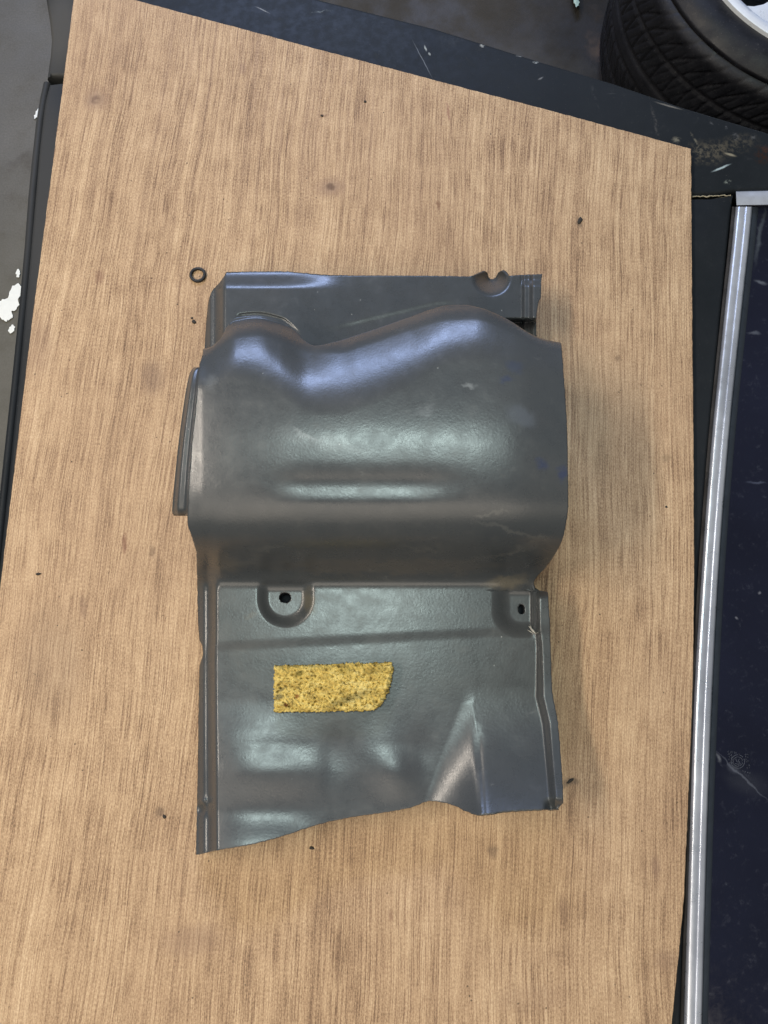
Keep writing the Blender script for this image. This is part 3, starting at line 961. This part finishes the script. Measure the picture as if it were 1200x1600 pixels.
FLEFT = [(424, 354), (432, 350), (445, 340), (455, 331), (470, 326), (520, 321), (560, 319)]
FRIGHT = [(424, 848), (440, 846), (465, 845), (470, 842), (500, 838), (560, 838)]
FTOP = [(354, 425), (400, 424), (450, 424), (480, 427), (520, 430), (600, 430.5), (680, 431), (735, 432), (748, 428), (757, 424.5), (762, 425.5), (764, 431),
        (768, 435.5), (772, 436), (777, 433), (778, 426), (783, 423), (788, 425), (795, 431), (810, 430), (848, 428)]
NF = 70
fu0 = 354 + S * 494
ftop = interp(fu0, FTOP) + jit[::-1] * 0.35
# flange rows go from hidden (under the crest) to the free top edge
low = np.maximum(cre, 500) + 26
TF = np.linspace(0, 1, NF)
Vf = low[None, :] + (ftop - low)[None, :] * TF[:, None]
Lf = sinterp(Vf, FLEFT); Rf = sinterp(Vf, FRIGHT)
Uf = Lf + (Rf - Lf) * S[None, :]
fl_pts = P(Uf, Vf, zflange(Uf, Vf))
# push the hidden front of the flange no further forward than the crest allows
walls = []
for k_ in range(1, NW):
    t = k_ / NW
    e = 1 - (1 - t) ** 1.0
    w = crest_row * (1 - e) + fl_pts[0] * e
    w = w.copy()
    w[:, 1] = crest_row[:, 1] + (fl_pts[0][:, 1] - crest_row[:, 1]) * (t ** 0.7)
    walls.append(w)
allp = np.concatenate([main.reshape(-1, 3)] + walls + [fl_pts.reshape(-1, 3)])
tot_rows = NROW + NW - 1 + NF
killf = kill.reshape(-1)
faces = []
for r in range(tot_rows - 1):
    for c in range(NC - 1):
        i = r * NC + c
        if r < NROW - 1 and (killf[i] or killf[i + 1] or killf[i + NC] or killf[i + NC + 1]):
            continue
        faces.append((i, i + 1, i + NC + 1, i + NC))
shell = mesh("panel_shell", allp, faces, M_PANEL, panel)
bm = bmesh.new(); bm.from_mesh(shell.data)
bmesh.ops.delete(bm, geom=[v for v in bm.verts if not v.link_faces], context='VERTS')
bm.to_mesh(shell.data); bm.free()
so = shell.modifiers.new("thickness", 'SOLIDIFY')
so.thickness = 0.0028
so.offset = -1.0

# side flange at the left end of the hump
NFR = 60
fvv = np.linspace(806, 574, NFR)
fo = sinterp(fvv, [(574, 303), (582, 297), (620, 289), (700, 278), (760, 272), (800, 269), (806, 272)])
fi = sinterp(fvv, LEFT) + 5
fr = np.linspace(0, 1, 22)
Uq = fo[:, None] + (fi - fo)[:, None] * fr[None, :]
Vq = np.repeat(fvv[:, None], 22, 1)
zin = zsurf(fi, fvv)
step = 0.020 * (1 - ss(0.62, 0.95, fr)) + 0.012 * (1 - ss(0.0, 0.35, fr)) + 0.002
Zq = zin[:, None] - step[None, :] - 0.006 * ss(796, 806, Vq)
side = mesh("side_flange", P(Uq, Vq, Zq).reshape(-1, 3), [tuple(f) for f in grid_faces(NFR, 22)], M_PANEL, panel)
so2 = side.modifiers.new("thickness", 'SOLIDIFY'); so2.thickness = 0.0025; so2.offset = -1
# dark cups added behind the two bolt holes to keep them black
for (hx, hy, rx, ry) in holes:
    hz = zsurf_scalar(hx, hy)
    cv_ = []
    for (k_, dz) in ((1.06, -.0026), (1.02, -.008), (.9, -.016), (.02, -.0165)):
        for i in range(24):
            a = 2 * math.pi * i / 24
            cv_.append(P(hx + rx * k_ * math.cos(a), hy + ry * k_ * math.sin(a), hz).tolist())
            cv_[-1][2] = hz + dz
    mesh("hole_dark_cup", cv_, grid_faces(4, 24, close=True), M_INNER, panel)
# torn fibres at the right edge beside the hole
fv_, ff_ = [], []
for (u0, v0, u1, v1, w, lift) in [(826, 978, 838, 991, 1.6, .003), (828, 976, 833, 988, 1.0, .004), (836, 990, 842, 988, 1.2, .004), (824, 984, 834, 990, .8, .002),
                                  (838, 992, 847, 981, .6, .004)]:
    b = len(fv_)
    nseg = 6
    for i in range(nseg + 1):
        t = i / nseg
        u, v = u0 + (u1 - u0) * t, v0 + (v1 - v0) * t
        z = zsurf_scalar(u, v) + .001 + lift * math.sin(math.pi * t)
        ww = w * (1 - .7 * abs(t - .5) * 2)
        fv_ += [P(u - ww * .7, v + ww * .7, z).tolist(), P(u, v, z + .0012).tolist(), P(u + ww * .7, v - ww * .7, z).tolist()]
    ff_ += [tuple(f) for f in grid_faces(nseg + 1, 3, b)]
tag(mesh("torn_fibre", fv_, ff_, M_FIBRE, panel), "pale frayed glass fibres at the cracked right edge")
for o in (shell, side):
    bm = bmesh.new(); bm.from_mesh(o.data); bm.faces.ensure_lookup_table()
    if sum(f.normal.z for f in bm.faces) < 0:
        bmesh.ops.reverse_faces(bm, faces=bm.faces)
    bm.to_mesh(o.data); bm.free()

# ------------------------------------------------------------------ yellow foam offcut on the panel
def foam_inside(u):
    return None


FT = [(428, 1041), (445, 1040), (500, 1038.5), (556, 1036), (580, 1036.5), (612, 1034.5)]
FB = [(428, 1113.5), (446, 1112.5), (470, 1112), (486, 1113), (520, 1111.5), (560, 1111), (586, 1110)]
nu, nv = 150, 66
fs_ = np.linspace(0, 1, nu)
top_l = interp(428 + fs_ * 184, FT)
bot_l = interp(428 + fs_ * 158, FB)
fvs = []
for j in range(nv):
    t = j / (nv - 1)
    for i in range(nu):
        s = i / (nu - 1)
        v = top_l[i] * (1 - t) + bot_l[i] * t
        re = interp(v, [(1034, 612), (1046, 615), (1060, 612), (1076, 609), (1083, 608), (1085, 603), (1093, 602), (1098, 598), (1104, 594), (1110, 584), (1114, 582)])
        u = 428 + (re - 428) * s
        edge = min(s * 24, (1 - s) * 24, t * 10, (1 - t) * 10)
        nz = mnoise.noise((u * .10, v * .17, 0.3)) * .0012 + mnoise.noise((u * .30, v * .45, 2.3)) * .0020 + mnoise.noise((u * .8, v * 1.1, 5.1)) * .0012
        pit = max(0, mnoise.noise((u * .22, v * .34, 9.0)) - .22) * .010
        z = zsurf_scalar(u, v) + .0165 + nz - pit - .0035 * max(0, 1 - edge) ** 2
        if edge < .01:
            u += mnoise.noise((u * .4, v * .4, 4)) * 3.0
            v += mnoise.noise((u * .4, v * .4, 8)) * 3.2
        fvs.append(P(u, v, z).tolist())
ffs = grid_faces(nv, nu)
loop = [i for i in range(nu)] + [j * nu + nu - 1 for j in range(1, nv)] + [(nv - 1) * nu + i for i in range(nu - 2, -1, -1)] + [j * nu for j in range(nv - 2, 0, -1)]
prev = loop
for lvl, (dz, amp) in enumerate([(.005, .0008), (.010, .0008), (.0162, 0.0003)]):
    b = len(fvs)
    for kx, i in enumerate(loop):
        p = fvs[i]
        fvs.append([p[0] + amp * mnoise.noise((p[0] * 500, p[1] * 500, lvl)), p[1] + amp * mnoise.noise((p[1] * 500, p[0] * 500, lvl + 5)), p[2] - dz])
    cur = list(range(b, b + len(loop)))
    L_ = len(loop)
    ffs += [(prev[i], cur[i], cur[(i + 1) % L_], prev[(i + 1) % L_]) for i in range(L_)]
    prev = cur
foam = mesh("foam_offcut", fvs, ffs, M_FOAM, None)
bm = bmesh.new(); bm.from_mesh(foam.data); bmesh.ops.recalc_face_normals(bm, faces=bm.faces)
bm.faces.ensure_lookup_table()
if bm.faces[0].normal.z < 0:
    bmesh.ops.reverse_faces(bm, faces=bm.faces)
bm.to_mesh(foam.data); bm.free()
for (tu, tv) in ((447, 1041), (560, 1037)):
    tvs, tfs = [], []
    for q_ in range(9):
        a0 = random.uniform(0.9, 2.4)
        ln = random.uniform(3, 7)
        b_ = len(tvs)
        for i in range(5):
            t = i / 4
            cu = tu + random.uniform(-.5, .5) + ln * t * math.cos(a0) + 1.5 * math.sin(3 * t + q_)
            cv = tv + 3 - ln * t * math.sin(a0)
            zz = zsurf_scalar(tu, tv) + .0165 + .003 * math.sin(math.pi * t * .8)
            w_ = .55 * (1 - .6 * t)
            tvs += [P(cu - w_, cv, zz).tolist(), P(cu, cv - w_ * .4, zz + .0006).tolist(), P(cu + w_, cv, zz).tolist()]
        tfs += grid_faces(5, 3, b_)
    mesh("frayed_tuft", tvs, tfs, M_FOAM, foam)
tag(foam, "rectangular yellow foam offcut with dark pits, one corner torn, on the grey panel", "foam")

# ------------------------------------------------------------------ rubber ring on the board
bm = bmesh.new()
c = pv(309.5, 430.5, 0)
Rm, rt = 0.0078, 0.0017
NA_, NB_ = 64, 14
rvv = []
for i in range(NA_):
    a = 2 * math.pi * i / NA_
    for j in range(NB_):
        b = 2 * math.pi * j / NB_
        rr = Rm + rt * math.cos(b)
        rvv.append((c.x + rr * math.cos(a) * 1.03, c.y + rr * math.sin(a), 0.0017 + rt * math.sin(b)))
rff = [(i * NB_ + j, ((i + 1) % NA_) * NB_ + j, ((i + 1) % NA_) * NB_ + (j + 1) % NB_, i * NB_ + (j + 1) % NB_) for i in range(NA_) for j in range(NB_)]
ring_o = mesh("rubber_ring", rvv, rff, M_ORING, None)
tag(ring_o, "small black rubber ring lying on plywood at the panel's upper left corner", "ring")


# ------------------------------------------------------------------ crumbs of dirt on the board
def crumb(u, v, r, label, st=1.0, ang=0.0, zz=0.0):
    bm = bmesh.new()
    bmesh.ops.create_icosphere(bm, subdivisions=2, radius=1.0)
    seed = u * .13 + v * .07
    c = pv(u, v, zz)
    r = r * .75
    for w in bm.verts:
        k_ = 1 + .45 * mnoise.noise((w.co.x * 1.4 + seed, w.co.y * 1.4, w.co.z * 1.4))
        x, y = w.co.x * r * st * k_, w.co.y * r * k_
        w.co = Vector((x * math.cos(ang) - y * math.sin(ang), x * math.sin(ang) + y * math.cos(ang), max(-.2, w.co.z) * r * .45 * k_ + r * .10))
        w.co += c
    vs = [tuple(w.co) for w in bm.verts]
    fs = [tuple(x.index for x in f.verts) for f in bm.faces]
    bm.free()
    o = mesh("dirt_crumb", vs, fs, M_DIRT, None)
    return tag(o, label, "dirt crumb", "dirt crumbs on the plywood")


crumb(303.5, 503, .0030, "black dirt crumb on plywood below the rubber ring, larger of two", 1.3, -.8)
crumb(300, 497, .0018, "tiny black dirt crumb on plywood below the rubber ring, upper of two", 1.1)
crumb(570.5, 159, .0024, "dark dirt crumb on plywood near the board's upper edge, above the panel's middle", 1.0)
crumb(906, 345, .0034, "dark elongated dirt crumb on plywood between the panel and the board's upper right corner", 1.9, 1.2)
crumb(503, 181, .0020, "brown dirt crumb on plywood left of the crumb under the board's upper edge", 1.4, -.4)
crumb(487, 1325, .0021, "dark dirt crumb on plywood just below the panel's slanted cut edge", 1.7, -.1)
crumb(1041, 792, .0018, "round dark dirt crumb on plywood right of the hump, near the bright trim", 1.0)
crumb(60, 897, .0020, "dark dirt crumb on plywood near the board's left edge", 2.0, .1)
crumb(257, 1276, .0022, "dark dirt crumb on plywood left of the panel's lower flange", 1.3, -.9)
crumb(891, 1220, .0022, "dark splinter-like dirt crumb on plywood right of the panel's lower right corner", 2.6, .6)
